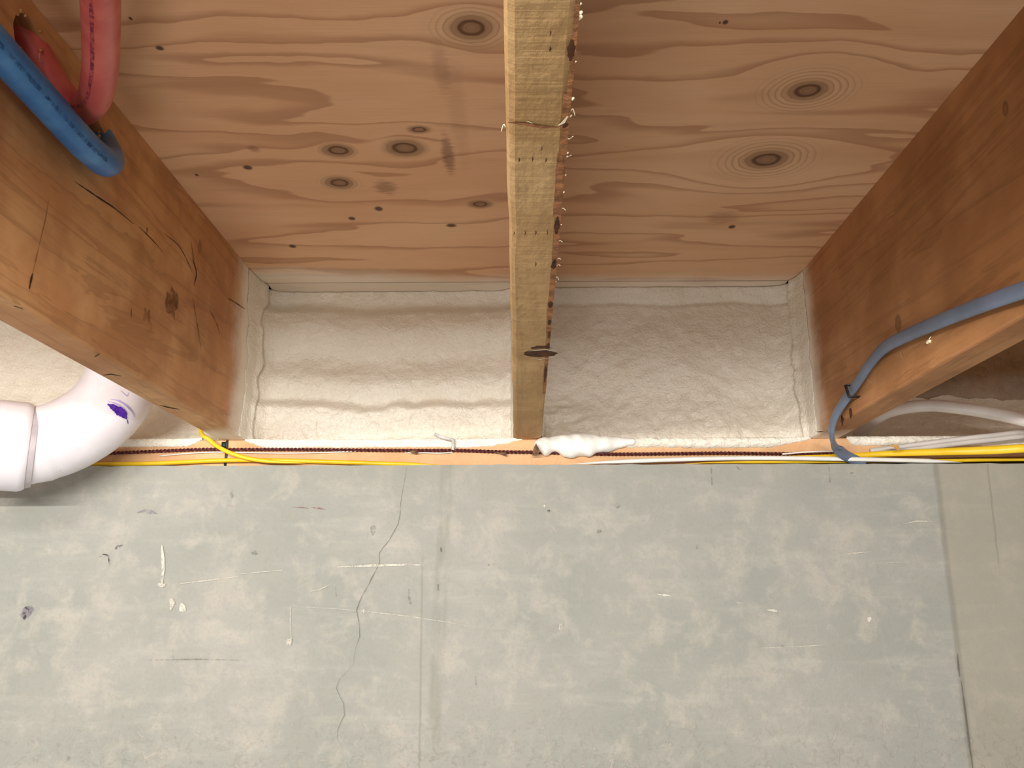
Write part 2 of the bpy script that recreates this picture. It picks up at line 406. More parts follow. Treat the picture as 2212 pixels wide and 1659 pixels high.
for P_, w_, m_ in (([(372, 1263), (430, 1256), (515, 1246)], 1.6, 3), ([(520, 1240), (570, 1235), (612, 1232)], 1.2, 3), ([(730, 1225), (800, 1222), (880, 1220), (917, 1221)], 2, 2),
                   ([(660, 1312), (720, 1315), (800, 1322), (880, 1331), (960, 1343), (1030, 1356)], .9, 3), ([(1420, 1284), (1436, 1286), (1450, 1287)], 2.2, 2), ([(1655, 1317), (1672, 1319), (1686, 1321)], 2, 2),
                   ([(1590, 1301), (1604, 1303)], 1.6, 2), ([(670, 1278), (690, 1274), (718, 1261)], 1.4, 3), ([(628, 1310), (627, 1345), (630, 1385)], 1., 3),
                   ([(630, 1096), (650, 1096), (668, 1098)], 1, 6), ([(672, 1096), (690, 1098), (702, 1100)], 1.4, 6), ([(492, 1092), (508, 1094)], 1, 6),
                   ([(246, 1188), (254, 1181), (266, 1177)], 3, 4), ([(214, 1204), (224, 1197), (234, 1200), (236, 1220)], 2, 4), ([(296, 1107), (312, 1103), (326, 1106), (338, 1109)], 3.6, 5),
                   ([(883, 1272), (884, 1290), (887, 1305)], 3, 7), ([(724, 1268), (726, 1288)], 2.4, 7), ([(1845, 1021), (1836, 1022)], 2.2, 4), ([(1590, 1005), (1596, 1014), (1604, 1016)], 1.2, 7),
                   ([(1790, 1008), (1793, 1042)], 4, 7), ([(1536, 1010), (1538, 1048)], 5, 7), ([(1027, 1460), (1028, 1485)], 3.4, 7), ([(374, 1390), (374, 1430)], 2, 7), ([(378, 1590), (381, 1608)], 3, 7), ([(952, 1183), (953, 1192)], 3.4, 1), ([(946, 1262), (946, 1276)], 3, 1),
                   ([(1640, 1400), (1740, 1396), (1790, 1392)], 1.0, 3), ([(1795, 1204), (1840, 1196), (1880, 1192)], 1.3, 3), ([(1890, 1217), (1950, 1215)], 1.4, 3), ([(1955, 1132), (1980, 1126), (2012, 1127)], 2.4, 3),
                   ([(320, 1426), (420, 1424), (520, 1426)], 2.2, 7), ([(2068, 1412), (2070, 1440), (2073, 1462)], 2.2, 1), ([(2076, 1470), (2084, 1530), (2094, 1610), (2101, 1659)], 2.6, 1)):
    ribbon(bm, q(*P_), w_*U, NW, m_, jit=.35, off=.0005)
for x, y, a, b, m_ in ((58, 1322, 13, 12, 5), (52, 1328, 5, 8, 4), (66, 1316, 5, 7, 4), (60, 1312, 6, 4, 4), (395, 1313, 7, 9, 2), (372, 1304, 5, 12, 3), (787, 1320, 4, 3, 2), (1185, 1104, 3, 3, 4), (1176, 1093, 2.5, 2.5, 2), (1333, 1092, 5, 6, 7),
                       (1055, 1220, 2, 2, 4), (1877, 1337, 5, 5, 2), (1212, 1354, 4, 7, 3), (1505, 1181, 2, 5, 7), (550, 1194, 6, 5, 7), (625, 1386, 7, 7, 3), (1690, 1396, 4, 3, 7), (148, 1636, 4, 6, 7), (1294, 1148, 5, 5, 7), (350, 1264, 8, 5, 3), (805, 1146, 6, 10, 7), (500, 1065, 4, 12, 7)):
    blot(bm, onY(x, y, WY-.0016), (a*U, 0, 0), (0, 0, b*U), NW, m_)
wall = link('wall_back', bm, [M_conc, M_crack, M_chalk, M_chalk2, M_ink, M_lav, M_redm, M_greyst], smooth=False, normals=False); wall['kind'] = 'structure'

bm = bmesh.new(); box(bm, -2.2, 2.2, -4.2, .19, -2.46, -2.4); struct('floor', bm, M_floor)
SEAM = .0165
bm = bmesh.new(); box(bm, -1.7, 1.7, -2.6, SEAM, JH, JH+.018); struct('ceiling', bm, M_ply)
bm = bmesh.new(); box(bm, -1.7, 1.7, SEAM+.0038, .19, JH, JH+.018); struct('ceiling', bm, M_ply)
bm = bmesh.new(); box(bm, -1.7, 1.7, SEAM-.04, SEAM+.04, JH+.0182, JH+.03)  # what closes the gap between the two sheets
struct('trim_1', bm, M_rim)

# ================================================================== JOISTS
def joist(name, label, x0, x1, mats, near=None, Y0=-2.6, Y1=.115, ease=.003, wob=0):
    """one board with eased lower edges; near = extra inset of each side towards the camera"""
    bm = bmesh.new(); n = 150; prev = None
    for i in range(n+1):
        y = Y0+(Y1-Y0)*i/n; k = max(0, -y)/.65*(near or 0)
        a, b = x0+k, x1-k
        e = ease*(1+.35*noise.noise((y*9, 2, 0))) if wob else ease
        o1 = wob*noise.noise((y*14, 5, 1)); o2 = wob*noise.noise((y*14, 9, 4)); oz = wob*.4*noise.noise((y*20, 3, 3))
        P = [(a, JH-.0003), (a+o1, e+oz), (a+e*.35+o1, e*.3+oz), (a+e+o1, oz), (b-e+o2, oz), (b-e*.35+o2, e*.3+oz), (b+o2, e+oz), (b, JH-.0003)]
        r = [bm.verts.new((x, y, z)) for x, z in P]
        if prev:
            for j in range(8): bm.faces.new((prev[j], prev[(j+1) % 8], r[(j+1) % 8], r[j]))
        else: bm.faces.new(r)
        prev = r
    bm.faces.new(prev[::-1])
    return bm
def finish(name, bm, mats, label):
    o = link(name, bm, mats, smooth=False, normals=False); tag(o, label, 'joist', 'floor joists'); return o
# left joist with two rough holes
bm = joist('floor_joist', '', -XI-JW, -XI, None); bmesh.ops.recalc_face_normals(bm, faces=bm.faces)
lj = link('floor_joist', bm, [M_left, M_dark, M_stain], smooth=False, normals=False)
def slot(P0, P1, r):
    bm = bmesh.new(); d = (P1-P0); d.x = 0; d.normalize(); up = Vector((1, 0, 0)).cross(d); ring = []
    for i in range(28):
        a = 2*math.pi*i/28; s = P1 if math.cos(a) > 0 else P0
        k = r*(1+.16*noise.noise((i*1.7, P0.y*30, 2)))
        ring.append(s+d*math.cos(a)*k+up*math.sin(a)*k)
    A = [bm.verts.new((-XI+.02, p.y, p.z)) for p in ring]; B = [bm.verts.new((-XI-JW+.005, p.y-.010, p.z)) for p in ring]
    bm.faces.new(A); bm.faces.new(B[::-1])
    for i in range(28): bm.faces.new((A[i], B[i], B[(i+1) % 28], A[(i+1) % 28]))
    return link('cutter', bm, M_left, smooth=False)
H1a, H1b = onX(62, 85, -XI), onX(140, 205, -XI); H2a, H2b = onX(190, 262, -XI), onX(226, 330, -XI)
bpy.context.view_layer.update()
cut = [slot(H1a, H1b, .0165), slot(H2a, H2b, .0165)]
for c in cut:
    md = lj.modifiers.new('b', 'BOOLEAN'); md.operation = 'DIFFERENCE'; md.solver = 'EXACT'; md.object = c
bpy.context.view_layer.update()
me = bpy.data.meshes.new_from_object(lj.evaluated_get(bpy.context.evaluated_depsgraph_get()))
lj.modifiers.clear()
for c in cut: bpy.data.objects.remove(c)
bm = bmesh.new(); bm.from_mesh(me)
NL = (1, 0, 0); qx = lambda *p: [onX(a, b, -XI) for a, b in p]
for P_, w_, m_ in (([(160, 392), (190, 412), (220, 432), (250, 452), (288, 484)], .0007, 1), ([(300, 490), (330, 520), (352, 545)], .0005, 1), ([(355, 505), (385, 530), (405, 565), (415, 590)], .0005, 1),
                   ([(492, 644), (510, 655), (528, 667)], .0007, 1), ([(104, 430), (98, 470), (86, 520), (70, 590), (63, 630)], .0007, 2), ([(70, 590), (66, 605), (62, 625)], .0013, 1),
                   ([(318, 490), (316, 508)], .002, 2), ([(412, 520), (418, 560), (424, 590)], .002, 2), ([(452, 668), (468, 700), (474, 722)], .0016, 2),
                   ([(418, 618), (424, 590), (416, 560)], .0012, 1), ([(415, 640), (424, 690), (436, 770)], .0015, 2), ([(283, 665), (283, 690)], .001, 2)):
    P_ = catmull(qx(*P_), 4); ribbon(bm, P_, w_, NL, m_, jit=.4)
for x, y, a, b in ((318, 690, .012, .010), (370, 655, .016, .016)):
    blot(bm, onX(x, y, -XI), (0, a, 0), (0, 0, b), NL, 2, jit=.35)
qz = lambda *p: [onZ(a, b, 0) for a, b in p]
for P_, w_ in (([(205, 770), (215, 764)], .002), ([(222, 810), (240, 808), (262, 812)], .0015), ([(345, 875), (365, 880), (388, 884)], .002), ([(30, 660), (50, 667)], .002)):
    ribbon(bm, qz(*P_), w_, (0, 0, -1), 1, jit=.4)
bm.to_mesh(me); bm.free()
old = lj.data; lj.data = me; bpy.data.meshes.remove(old); lj.data.name = 'floor_joist'
tag(lj, 'orange-brown floor joist at left with cracks and two pipe holes', 'joist', 'floor joists')
# torn fibres round the holes
bm = bmesh.new()
for (a, b, n) in ((H1a, H1b, 26), (H2a, H2b, 26)):
    for i in range(n):
        s = random.choice((a, b)); an = random.uniform(0, 6.28); r = random.uniform(.0175, .020)
        c = Vector((-XI, s.y+math.cos(an)*r, s.z+math.sin(an)*r))
        sweep(bm, [c, c+Vector((random.uniform(.0003, .001), random.uniform(-.004, .004), random.uniform(-.004, .004)))], random.uniform(.0003, .0011), seg=5, raw=True)
sp = link('torn_fibers', bm, plain('torn_wood', srgb(196, 146, 92), .8), lj); sp['kind'] = 'stuff'

# middle joist
MJ = .0058
bm = joist('floor_joist', '', -.019, .019, None, near=.0032, ease=.0042, wob=.0011); bmesh.ops.recalc_face_normals(bm, faces=bm.faces)
nb = len(bm.faces)
# wane and bark along the right lower edge (dark slivers lying on the eased edge)
def xr(y): return .019-max(0, -y)/.65*.0032
def edge(px0, py0, px1, py1, wl, mi, NZ=(0.25, 0, -.97)):
    a, b = onZ(px0, py0, -.0002), onZ(px1, py1, -.0002)
    P_ = [a.lerp(b, i/8)+Vector((.0012*noise.noise((i*.9, a.y*50, 0)), 0, 0)) for i in range(9)]
    for p in P_: p.x = min(p.x, xr(p.y)-wl*1.3)
    ribbon(bm, P_, wl, (0, 0, -1), mi, off=.0003, jit=.35)
for i_, (A_, B_, wl_) in enumerate((((1262, 0), (1247, 200), .0013), ((1247, 200), (1238, 330), .0024), ((1238, 330), (1222, 470), .0030), ((1222, 470), (1210, 570), .0022), ((1210, 570), (1198, 720), .0024), ((1198, 720), (1186, 850), .0018))):
    pA, pB = onZ(*A_, 0), onZ(*B_, 0); N_ = 16
    W_l = [pA.lerp(pB, k/N_)+Vector((-.0014-wl_*.55+.0007*noise.noise((i_, k*.35, 3)), 0, 0)) for k in range(N_+1)]
    for p in W_l: p.x = min(p.x, xr(p.y)-wl_*.86)
    ribbon(bm, W_l, wl_*.8, (0, 0, -1), 1, off=.0002, jit=.06, taper=False)
for a in ((1257, 85, 1252, 130, .0016, 2), (1251, 150, 1243, 260, .0011, 1), (1226, 335, 1213, 420, .0022, 1), (1221, 468, 1214, 505, .0017, 2), (1212, 565, 1205, 580, .0018, 2), (1204, 650, 1199, 664, .0018, 2),
          (1201, 690, 1196, 702, .0016, 2), (1196, 716, 1190, 730, .0012, 2), (1195, 740, 1192, 750, .0012, 2), (1189, 790, 1186, 825, .0016, 2), (1225, 265, 1218, 275, .0012, 2), (1200, 560, 1206, 575, .0014, 2)):
    edge(*a)
# knot hole near the wall, torn step further up, pin marks
blot(bm, onZ(1168, 763, 0), (.0145, 0, 0), (0, .011, 0), (0, 0, -1), 2, jit=.12, n=20)
blot(bm, onZ(1167, 750, 0), (.010, 0, 0), (0, .004, 0), (0, 0, -1), 2, jit=.3)
ribbon(bm, qz((1142, 757), (1160, 755), (1180, 754), (1192, 756)), .001, (0, 0, -1), 3, off=.0006)
ribbon(bm, qz((1146, 772), (1166, 775), (1188, 771)), .0007, (0, 0, -1), 3, off=.0006)
ribbon(bm, qz((1098, 262), (1130, 266), (1170, 272), (1205, 273), (1222, 266)), .0009, (0, 0, -1), 1, off=.0005, jit=.6)
ribbon(bm, qz((1205, 268), (1216, 262), (1226, 248)), .0012, (0, 0, -1), 3, off=.0008, jit=.3)
ribbon(bm, qz((1138, 258), (1150, 263)), .0008, (0, 0, -1), 3, off=.0008)
for x, y in ((1121, 345), (1150, 343), (1179, 345), (1110, 503), (1134, 503), (1157, 502), (1182, 502), (1188, 105), (1157, 570), (1189, 70), (1170, 320)):
    ribbon(bm, qz((x, y-5), (x+1, y), (x-1, y+5)), .00035, (0, 0, -1), 2, off=.0004, jit=.4)
for (y0, y1, k) in ((150, 172, .014), (905, 950, .018)):
    pass
mj = link('floor_joist', bm, [M_mid, M_wane, M_bark, M_fibre], smooth=False, normals=False)
tag(mj, 'pale rough-sawn floor joist in the middle with an oval knot hole', 'joist', 'floor joists')
bm = bmesh.new()
for (x, y, s) in ((1254, 8, 2), (1262, 28, 3.4), (1277, 27, 3), (1281, 37, 4), (1172, 17, 3), (1267, 133, 1.6), (1258, 213, 3), (1257, 250, 2.2), (1245, 330, 2), (1247, 338, 1.6), (1236, 378, 1.4), (1235, 415, 2), (1231, 485, 1.6), (1242, 8, 2), (1214, 608, 1.6)):
    c = onZ(x, y, .002+random.uniform(0, .003)); r = s/4600.
    c.x = min(c.x, xr(c.y)+.0006)
    sweep(bm, [c-Vector((r, 0, r)), c, c+Vector((r*.6, r, r))], r, seg=7, n=3)
for (x, y) in ((1240, 340), (1250, 300), (1232, 450), (1225, 520), (1222, 560), (1216, 600), (1078, 275), (1215, 575), (1246, 240)):
    c = onZ(x, y, .003); c.x = max(-xr(c.y)-.0002, min(xr(c.y)+.0002, c.x)); sg = 1 if c.x > 0 else -1
    sweep(bm, [c, c+Vector((sg*.001, random.uniform(-.002, .002), .0005)), c+Vector((sg*.0022, random.uniform(-.004, .004), -.0005))], .00025, seg=5, n=4)
fb_ = link('wood_fibers', bm, M_fibre, mj); fb_['kind'] = 'stuff'

# right joist
bm = joist('floor_joist', '', XI, XI+JW, None); bmesh.ops.recalc_face_normals(bm, faces=bm.faces)
qr = lambda *p: [onX(a, b, XI) for a, b in p]
blot(bm, onX(1838, 893, XI+.0), (0, .004, 0), (0, 0, .007), (-1, 0, 0), 1); blot(bm, onX(1820, 908, XI), (0, .005, 0), (0, 0, .006), (-1, 0, 0), 1)
blot(bm, onZ(1772, 932, 0), (.005, 0, 0), (0, .004, 0), (0, 0, -1), 1)
for P_ in ([(2016, 690), (2030, 685)], [(1945, 760), (1950, 775)], [(1874, 820), (1884, 828)]): ribbon(bm, qr(*P_), .0004, (-1, 0, 0), 2)
rj = link('floor_joist', bm, [M_right, M_bark, M_fibre], smooth=False, normals=False)
tag(rj, 'brown floor joist at right with a slate cable stapled along it', 'joist', 'floor joists')
bm = bmesh.new(); c = onX(2006, 737, XI-.001)
sweep(bm, [c-Vector((0, .003, .001)), c, c+Vector((0, .003, -.001))], .0016, seg=8, n=3); sweep(bm, [c+Vector((0, -.006, .003)), c+Vector((-.001, -.003, .001))], .0005, seg=5, raw=True)
link('paint_fleck', bm, M_fibre, rj)

# ================================================================== RIM BOARD AND SILL
bm = bmesh.new(); box(bm, -1.6, 1.6, RIM, RIM+.03, 0, JH-.0003)
tag(link('rim_board', bm, M_rim, smooth=False), 'brown rim board across the joist ends, bare above the foam at far right', 'board')
SX = onY(489, 975, 0).x
for a, b, lab in ((-1.6, SX-.0017, 'pine sill plate left of the dark strap, under the white elbow'), (SX+.0017, 1.6, 'pine sill plate running from the dark strap to the right edge')):
    bm = bmesh.new(); prev = None; N_ = 40
    for k in range(N_+1):
        x = a+(b-a)*k/N_; zb = WZ+.0025+.0095*sst(.36, .62, x); e = .0018
        q_ = [bm.verts.new((x, y, z)) for y, z in ((e, -.0002), (.14, -.0002), (.14, zb), (e, zb), (.0005, zb+.0005), (0, zb+e), (0, -.0002-e), (.0005, -.0007))]
        if prev:
            for m in range(8): bm.faces.new((prev[m], prev[(m+1) % 8], q_[(m+1) % 8], q_[m]))
        else: bm.faces.new(q_)
        prev = q_
    bm.faces.new(prev[::-1])
    tag(link('sill_plate', bm, M_sill, smooth=False), lab, 'sill', 'sill plates')
bm = bmesh.new(); box(bm, -1.6, .36, -.003, .14, WZ, WZ+.0024)
tag(link('sill_gasket', bm, M_gask, smooth=False), 'thin pale gasket strip between sill plate and concrete', 'gasket')
bm = bmesh.new()
sweep(bm, [(SX, -.0012, -.002), (SX+.0006, -.0014, -.012), (SX+.0004, -.0012, -.024), (SX, -.001, WZ+.004)], .0018, .0006, hint=(0, 1, 0), seg=8, n=4)
sweep(bm, [(SX-.004, -.0012, -.003), (SX-.004, -.0014, -.011)], .003, .0005, hint=(0, 1, 0), seg=8, raw=True)
tag(link('strap', bm, M_tie), 'dark green strap over the butt joint of the sill plates', 'strap')

# ================================================================== SPRAY FOAM
def foam_bay(xa, xb, prof, ya, yb, ridgeL=0, ridgeR=0, zt=JH-.0006, nu=210, nv=110, seed=0, coat=.0035, zb=.0004, ztf=None):
    """one sprayed pad: from the left joist face across the back to the right joist face"""
    bm = bmesh.new(); rows = []
    for j in range(nv+1):
        v = j/nv; z0_ = zb+(zt-zb)*v; row = []
        for i in range(nu+1):
            u = i/nu; z = z0_*(1+(ztf(xa+(xb-xa)*u) if ztf else 0))
            # path parameter: 0..ua left coat, ua..ub back, ub..1 right coat
            ua, ub = .14, .86
            wob = fb(z0_*40, seed, 2)*.008
            cl = coat*(1+.5*fb(z0_*30, 1, seed)); cr = coat*(1+.5*fb(z0_*30, 8, seed))
            def back(x): return prof(x, z)
            if u < ua:
                t = u/ua; ye = ya+wob+.012*math.sin(z*18); yb_ = back(xa+cl)
                x = xa+.0004+cl*math.sin(t*1.57)**.7*(1+ridgeL*math.exp(-((t-.8)/.16)**2)); y = ye+(yb_-ye)*t
            elif u > ub:
                t = (1-u)/(1-ub); ye = yb+wob; yb_ = back(xb-cr)
                x = xb-.0004-cr*math.sin(t*1.57)**.7*(1+ridgeR*math.exp(-((t-.8)/.16)**2)); y = ye+(yb_-ye)*t
            else:
                t = (u-ua)/(ub-ua); x = xa+cl+(xb-cr-xa-cl)*t; y = back(x)
            rd = .0011*fb(x*75, y*75, z*75+seed, 4)+.0016*fb(x*22, y*22, z*22+seed, 3)+.0016*sst(.11, .03, z)*fb(x*110, y*60, z*70+seed, 2)
            k = min(1, (u/ua)*1.2, ((1-u)/(1-ub))*1.2)
            if ua < u < ub: y += rd*1.3
            else: x += abs(rd)*k*(1 if u < .5 else -1)*.7
            x = min(max(x, xa+.0003), xb-.0003)
            row.append(bm.verts.new((x, min(y, RIM-.004), z)))
        rows.append(row)
    for a, b in zip(rows, rows[1:]):
        for i in range(nu): bm.faces.new((a[i], a[i+1], b[i+1], b[i]))
    # back: close it along the rim board
    loop = [r[0] for r in rows]+rows[-1][1:]+[r[-1] for r in rows[-2::-1]]+rows[0][-2:0:-1]
    bk = [bm.verts.new((v.co.x, RIM-.0005, v.co.z)) for v in loop]; n = len(loop)
    for i in range(n): bm.faces.new((loop[i], loop[(i+1) % n], bk[(i+1) % n], bk[i]))
    bm.faces.new(bk)
    return bm
def bumpf(v, c, w): return math.exp(-((v-c)/w)**2)
def prof_left(x, z):
    k = (x+.387)/.368; w_ = .006*fb(x*7, 3, 1, 2)
    z2 = z+w_
    y = .054
    y -= .012*sst(.212, .192, z2)*(1-.0*k)             # step under the top course
    y -= .010*bumpf(z2, .176, .022)                    # middle course
    y += .006*bumpf(z2, .128, .018)                    # hollow
    y -= .008*bumpf(z2, .088, .020)
    y -= .016*sst(.066, .048, z2+.006*fb(x*20, 1, 7, 2)) # lowest course stands forward
    y += .004*sst(.014, .0, z2)
    y -= .016*math.exp(-((x+.387)/.014)**2)            # fillet in the left corner
    y -= .012*math.exp(-((x+.019)/.016)**2)
    return y
def prof_right(x, z):
    w_ = .004*fb(x*12, 2, 5, 2)
    y = .050-.010*bumpf(z+w_, .235, .016)+.003*bumpf(z+w_, .212, .004)
    y -= .020*sst(.075, .0, z+.012*fb(x*14, 1, 2, 3))
    lo = sst(.13, .02, x)*sst(.075, .03, z)
    y -= lo*(.006+.012*fb(x*26, z*60, 3, 3))
    y -= .016*math.exp(-((x-.387)/.016)**2)+.010*math.exp(-((x-.019)/.012)**2)
    return y
fl = thing('spray_foam', 'cream spray foam in the left bay with horizontal sprayed ridges', 'foam', (-.2, .05, 0), 'spray foam pads')
link('foam_pad', foam_bay(-XI, -.019, prof_left, -.030, .0, ridgeL=1.4, seed=1), M_foam, fl)
fr = thing('spray_foam', 'flat cream spray foam in the right bay behind the thick foam bead', 'foam', (.2, .05, 0), 'spray foam pads')
link('foam_pad', foam_bay(.019, XI, prof_right, .0, -.022, ridgeR=1.6, seed=4), M_foam, fr)
def prof_far(x, z): return .060-.040*sst(.09+.02*fb(x*9, 2, 2, 2), .0, z)
bm = foam_bay(-1.45, -XI-JW, prof_far, .03, .0, seed=7, nu=320)
ff = link('spray_foam', bm, M_foam); tag(ff, 'cream spray foam behind the white elbow at far left', 'foam', 'spray foam pads')
def prof_far2(x, z): return .1155-.045*sst(.085+.03*fb(x*8, 4, 4, 2), .01, z)-.030*sst(.03, 0, z)
bm = foam_bay(XI+JW, 1.45, prof_far2, .04, .03, seed=9, nu=320, zt=.085, ztf=lambda x: .35*fb(x*7, 2, 8, 3)+.08*fb(x*40, 2, 8, 3))
ff = link('spray_foam', bm, M_foam); tag(ff, 'shaded low spray foam under the white tube at far right', 'foam', 'spray foam pads')
# foam lips run down over the face of the sill
def lip(x0, x1, ztop, zbot, th, seed, ends=(.02, .02), lump=0):
    bm = bmesh.new(); n = int((x1-x0)*520); prev = None; m = 9
    for i in range(n+1):
        x = x0+(x1-x0)*i/n; k = min(1, (x-x0)/ends[0]+.05, (x1-x)/ends[1]+.05)
        zb = zbot(x) if callable(zbot) else zbot; zb = ztop-(ztop-zb)*(.12+.88*k)+.0012*fb(x*90, seed, 0)
        r = []
        for j in range(m+1):
            t = j/m; z = ztop+.001+(zb-ztop-.001)*t
            y = -(.0004+th*k*math.sin(math.pi*min(1, .12+t*.88))**.7*(1+.35*fb(x*110, z*160, seed, 3)+lump*noise.noise((x*150, z*40, seed))))
            if t == 0: y = .012
            r.append(bm.verts.new((x, min(y, .012), z)))
        r.append(bm.verts.new((x, .001, zb)))
        if prev:
            for j in range(m+1): bm.faces.new((prev[j], prev[j+1], r[j+1], r[j]))
        prev = r
    return bm
bx = lambda px: onY(px, 962, 0).x
link('foam_lip', lip(bx(528), bx(1128), .001, lambda x: -.0115-.0035*noise.noise((x*26, 1, 0)), .0016, 3, (.03, .05)), M_foam, fl)
link('foam_lip', lip(bx(1340), bx(1752), .001, lambda x: -.0135-.002*noise.noise((x*9, 0, 0)), .0055, 5, (.01, .06), .35), M_foam, fr)
link('foam_lip', lip(bx(1830), 1.45, .002, lambda x: -.011, .005, 6, (.006, .02), .2), M_foam, ff)
lf = [o for o in C.objects if o.get('label', '').startswith('cream spray foam behind')][0]
link('foam_lip', lip(-1.45, bx(435), .002, lambda x: -.0095, .003, 8, (.02, .02), .2), M_foam, lf)
# canned foam bead
bm = bmesh.new(); x0, x1 = bx(1153), bx(1376); n = 90; m = 22; rings = []
for i in range(n+1):
    t = i/n; x = x0+(x1-x0)*t
    env = (min(1, t/.10)**.5)*(1 if t < .55 else (1-(t-.55)/.45*.62))*(min(1, (1-t)/.04)**.5)
    zc = -.008-.003*math.sin(t*3.1)+.004*t; h = (.0125+.004*bumpf(t, .45, .18))*env; dd = .014*env
    rr = []
    for j in range(m):
        a = 2*math.pi*j/m; y = -dd*math.cos(a); z = h*math.sin(a)
        lump = 1+.30*noise.noise((x*48, y*40, z*40))+.16*noise.noise((x*95, y*70, z*80))
        if math.sin(a) < -.2: lump += .30*noise.noise((x*60, 4, 1))
        yy = -.004+y*lump
        rr.append(bm.verts.new((x, min(yy, -.0008), zc+z*lump)))
    rings.append(rr)
for a, b in zip(rings, rings[1:]):
    for j in range(m): bm.faces.new((a[j], a[(j+1) % m], b[(j+1) % m], b[j]))
bm.faces.new(rings[0][::-1]); bm.faces.new(rings[-1])
bmesh.ops.subdivide_edges(bm, edges=bm.edges, cuts=1, use_grid_fill=True, smooth=.4)
tag(link('foam_bead', bm, M_can), 'thick lumpy bead of white canned foam right of the middle joist', 'foam')

# ================================================================== TWISTED CORD ALONG THE SILL
cord = thing('twisted_cord', 'dark maroon twisted cord running along the face of the sill', 'cord', (0, -.004, -.014))
cp = [(60, 992), (160, 984), (250, 978.5), (330, 975), (430, 971), (520, 971), (640, 971), (760, 972), (880, 973), (985, 973), (1080, 976), (1160, 977), (1250, 980), (1340, 981), (1450, 980), (1560, 979), (1660, 980), (1740, 980), (1800, 977)]
base = catmull([onY(a, b, -.0042) for a, b in cp], 60)
for ph, mt in ((0, M_mar), (math.pi, M_mar2)):
    bm = bmesh.new(); L = 0; P_ = []
    for i, p in enumerate(base):
        if i: L += (p-base[i-1]).length
        a = L/.0105*2*math.pi+ph; P_.append(p+Vector((0, math.cos(a)*.0013, math.sin(a)*.0013)))
    sweep(bm, P_, .00125, seg=6, raw=True, hint=(0, 1, 0)); link('strand', bm, mt, cord)
def cable(name, pts, ra, mat, label, cat='cable', rb=None, hint=None, group=None, n=10, seg=14, parent=None, rfun=None):
    bm = bmesh.new(); sweep(bm, pts, ra, rb, hint, seg, n, rfun=rfun); o = link(name, bm, mat, parent)
    if label: tag(o, label, cat, group)
    return o
def on(P, dz=0., n=2):    # carries a cable on sideways beyond its last point
    return P+[P[-1]+Vector((.3*k, -.004*k, dz*k)) for k in range(1, n+1)]
Yv = lambda L_: [onY(a, b, y) for a, b, y in L_]
cable('thin_wire', Yv([(345, 985, -.002), (400, 980, -.003), (455, 977, -.003), (500, 977, -.003), (550, 978, -.003), (610, 979, -.003), (680, 978, -.003), (740, 976, -.003), (790, 973.5, -.002)]), .0009, M_wcab, 'thin white wire just under the maroon cord near the left joist', 'wire', group='thin wires on the sill')
cable('thin_wire', Yv([(870, 974, -.002), (890, 979, -.003), (915, 978, -.003), (950, 979, -.003), (975, 977, -.003), (982, 974, -.002)]), .0009, M_wcab, 'short thin white wire looped under the bent clip', 'wire', group='thin wires on the sill')
cable('thin_wire', Yv([(1690, 981, -.006), (1735, 977, -.007), (1790, 975, -.007), (1830, 977, -.007)]), .0011, M_wcab, 'thin white wire ending beside the slate cable on the sill', 'wire', group='thin wires on the sill')
# bent clip, splinters
bm = bmesh.new()
sweep(bm, Yv([(938, 938, -.012), (950, 943, -.011), (966, 948, -.010), (977, 950, -.009), (979, 955, -.009), (979, 964, -.007), (978, 972, -.006)]), .0022, .0007, hint=(0, .9, .4), seg=8, n=5)
tag(link('metal_clip', bm, M_clip), 'bent pale metal clip sticking up from the maroon cord', 'clip')
def shard(P_, mat, lab, y=-.005, th=.0012):
    bm = bmesh.new(); A = [bm.verts.new(onY(a, b, y)) for a, b in P_]; B = [bm.verts.new(v.co+Vector((0, -th, 0))) for v in A]
    bm.faces.new(A); bm.faces.new(B[::-1]); k = len(A)
    for i in range(k): bm.faces.new((A[i], B[i], B[(i+1) % k], A[(i+1) % k]))
    return tag(link('wood_splinter', bm, mat, smooth=False), lab, 'splinter', 'splinters on the sill')
shard([(1150, 984), (1152, 970), (1158, 957), (1162, 966), (1167, 975), (1160, 984)], M_chip, 'upright grey-brown splinter at the left end of the foam bead', -.020)
shard([(1066, 976), (1080, 978), (1092, 977), (1095, 986), (1084, 982)], M_chip, 'small splinter caught in the cord just left of the middle joist', -.007)
shard([(884, 974), (896, 973), (904, 979), (898, 981), (888, 979)], M_chip, 'small brown splinter on the cord left of the bent clip', -.007)
shard([(430, 1005), (437, 1004), (446, 1017), (443, 1019)], M_straw, 'straw-coloured splinter hanging over the top edge of the concrete', -.0185)
shard([(1920, 962), (1940, 961), (1944, 971), (1938, 975), (1934, 968)], M_straw, 'straw-coloured splinter lying on the right yellow cable', -.040)

# ================================================================== CABLES
ycab = 'yellow cables'
cable('yellow_cable', [(-1.1, -.012, WZ+.0045)]+Yv([(120, 1004, -.008), (200, 1003.5, -.008), (330, 1001, -.008), (400, 998, -.008), (470, 995, -.008), (560, 994, -.008), (650, 996, -.008), (740, 998.5, -.007), (830, 1001.5, -.007), (910, 1004, -.006), (990, 1008, -.0065)]), .0030, M_yel, 'long yellow cable lying on the concrete ledge at left', group=ycab, rfun=lambda t: max(.05, min(1, (1-t)/.12)))
cable('yellow_cable', [(-.455, .02, .11), (-.452, .005, .05)]+Yv([(434, 932, -.011), (450, 948, -.012), (468, 963, -.013), (492, 976, -.0185), (520, 986, -.0165), (552, 993, -.0165), (600, 998, -.0155), (660, 1001, -.014)]), .0029, M_yel, 'yellow cable dropping from behind the left joist to the ledge', group=ycab, rfun=lambda t: max(.05, min(1, (1-t)/.16)))
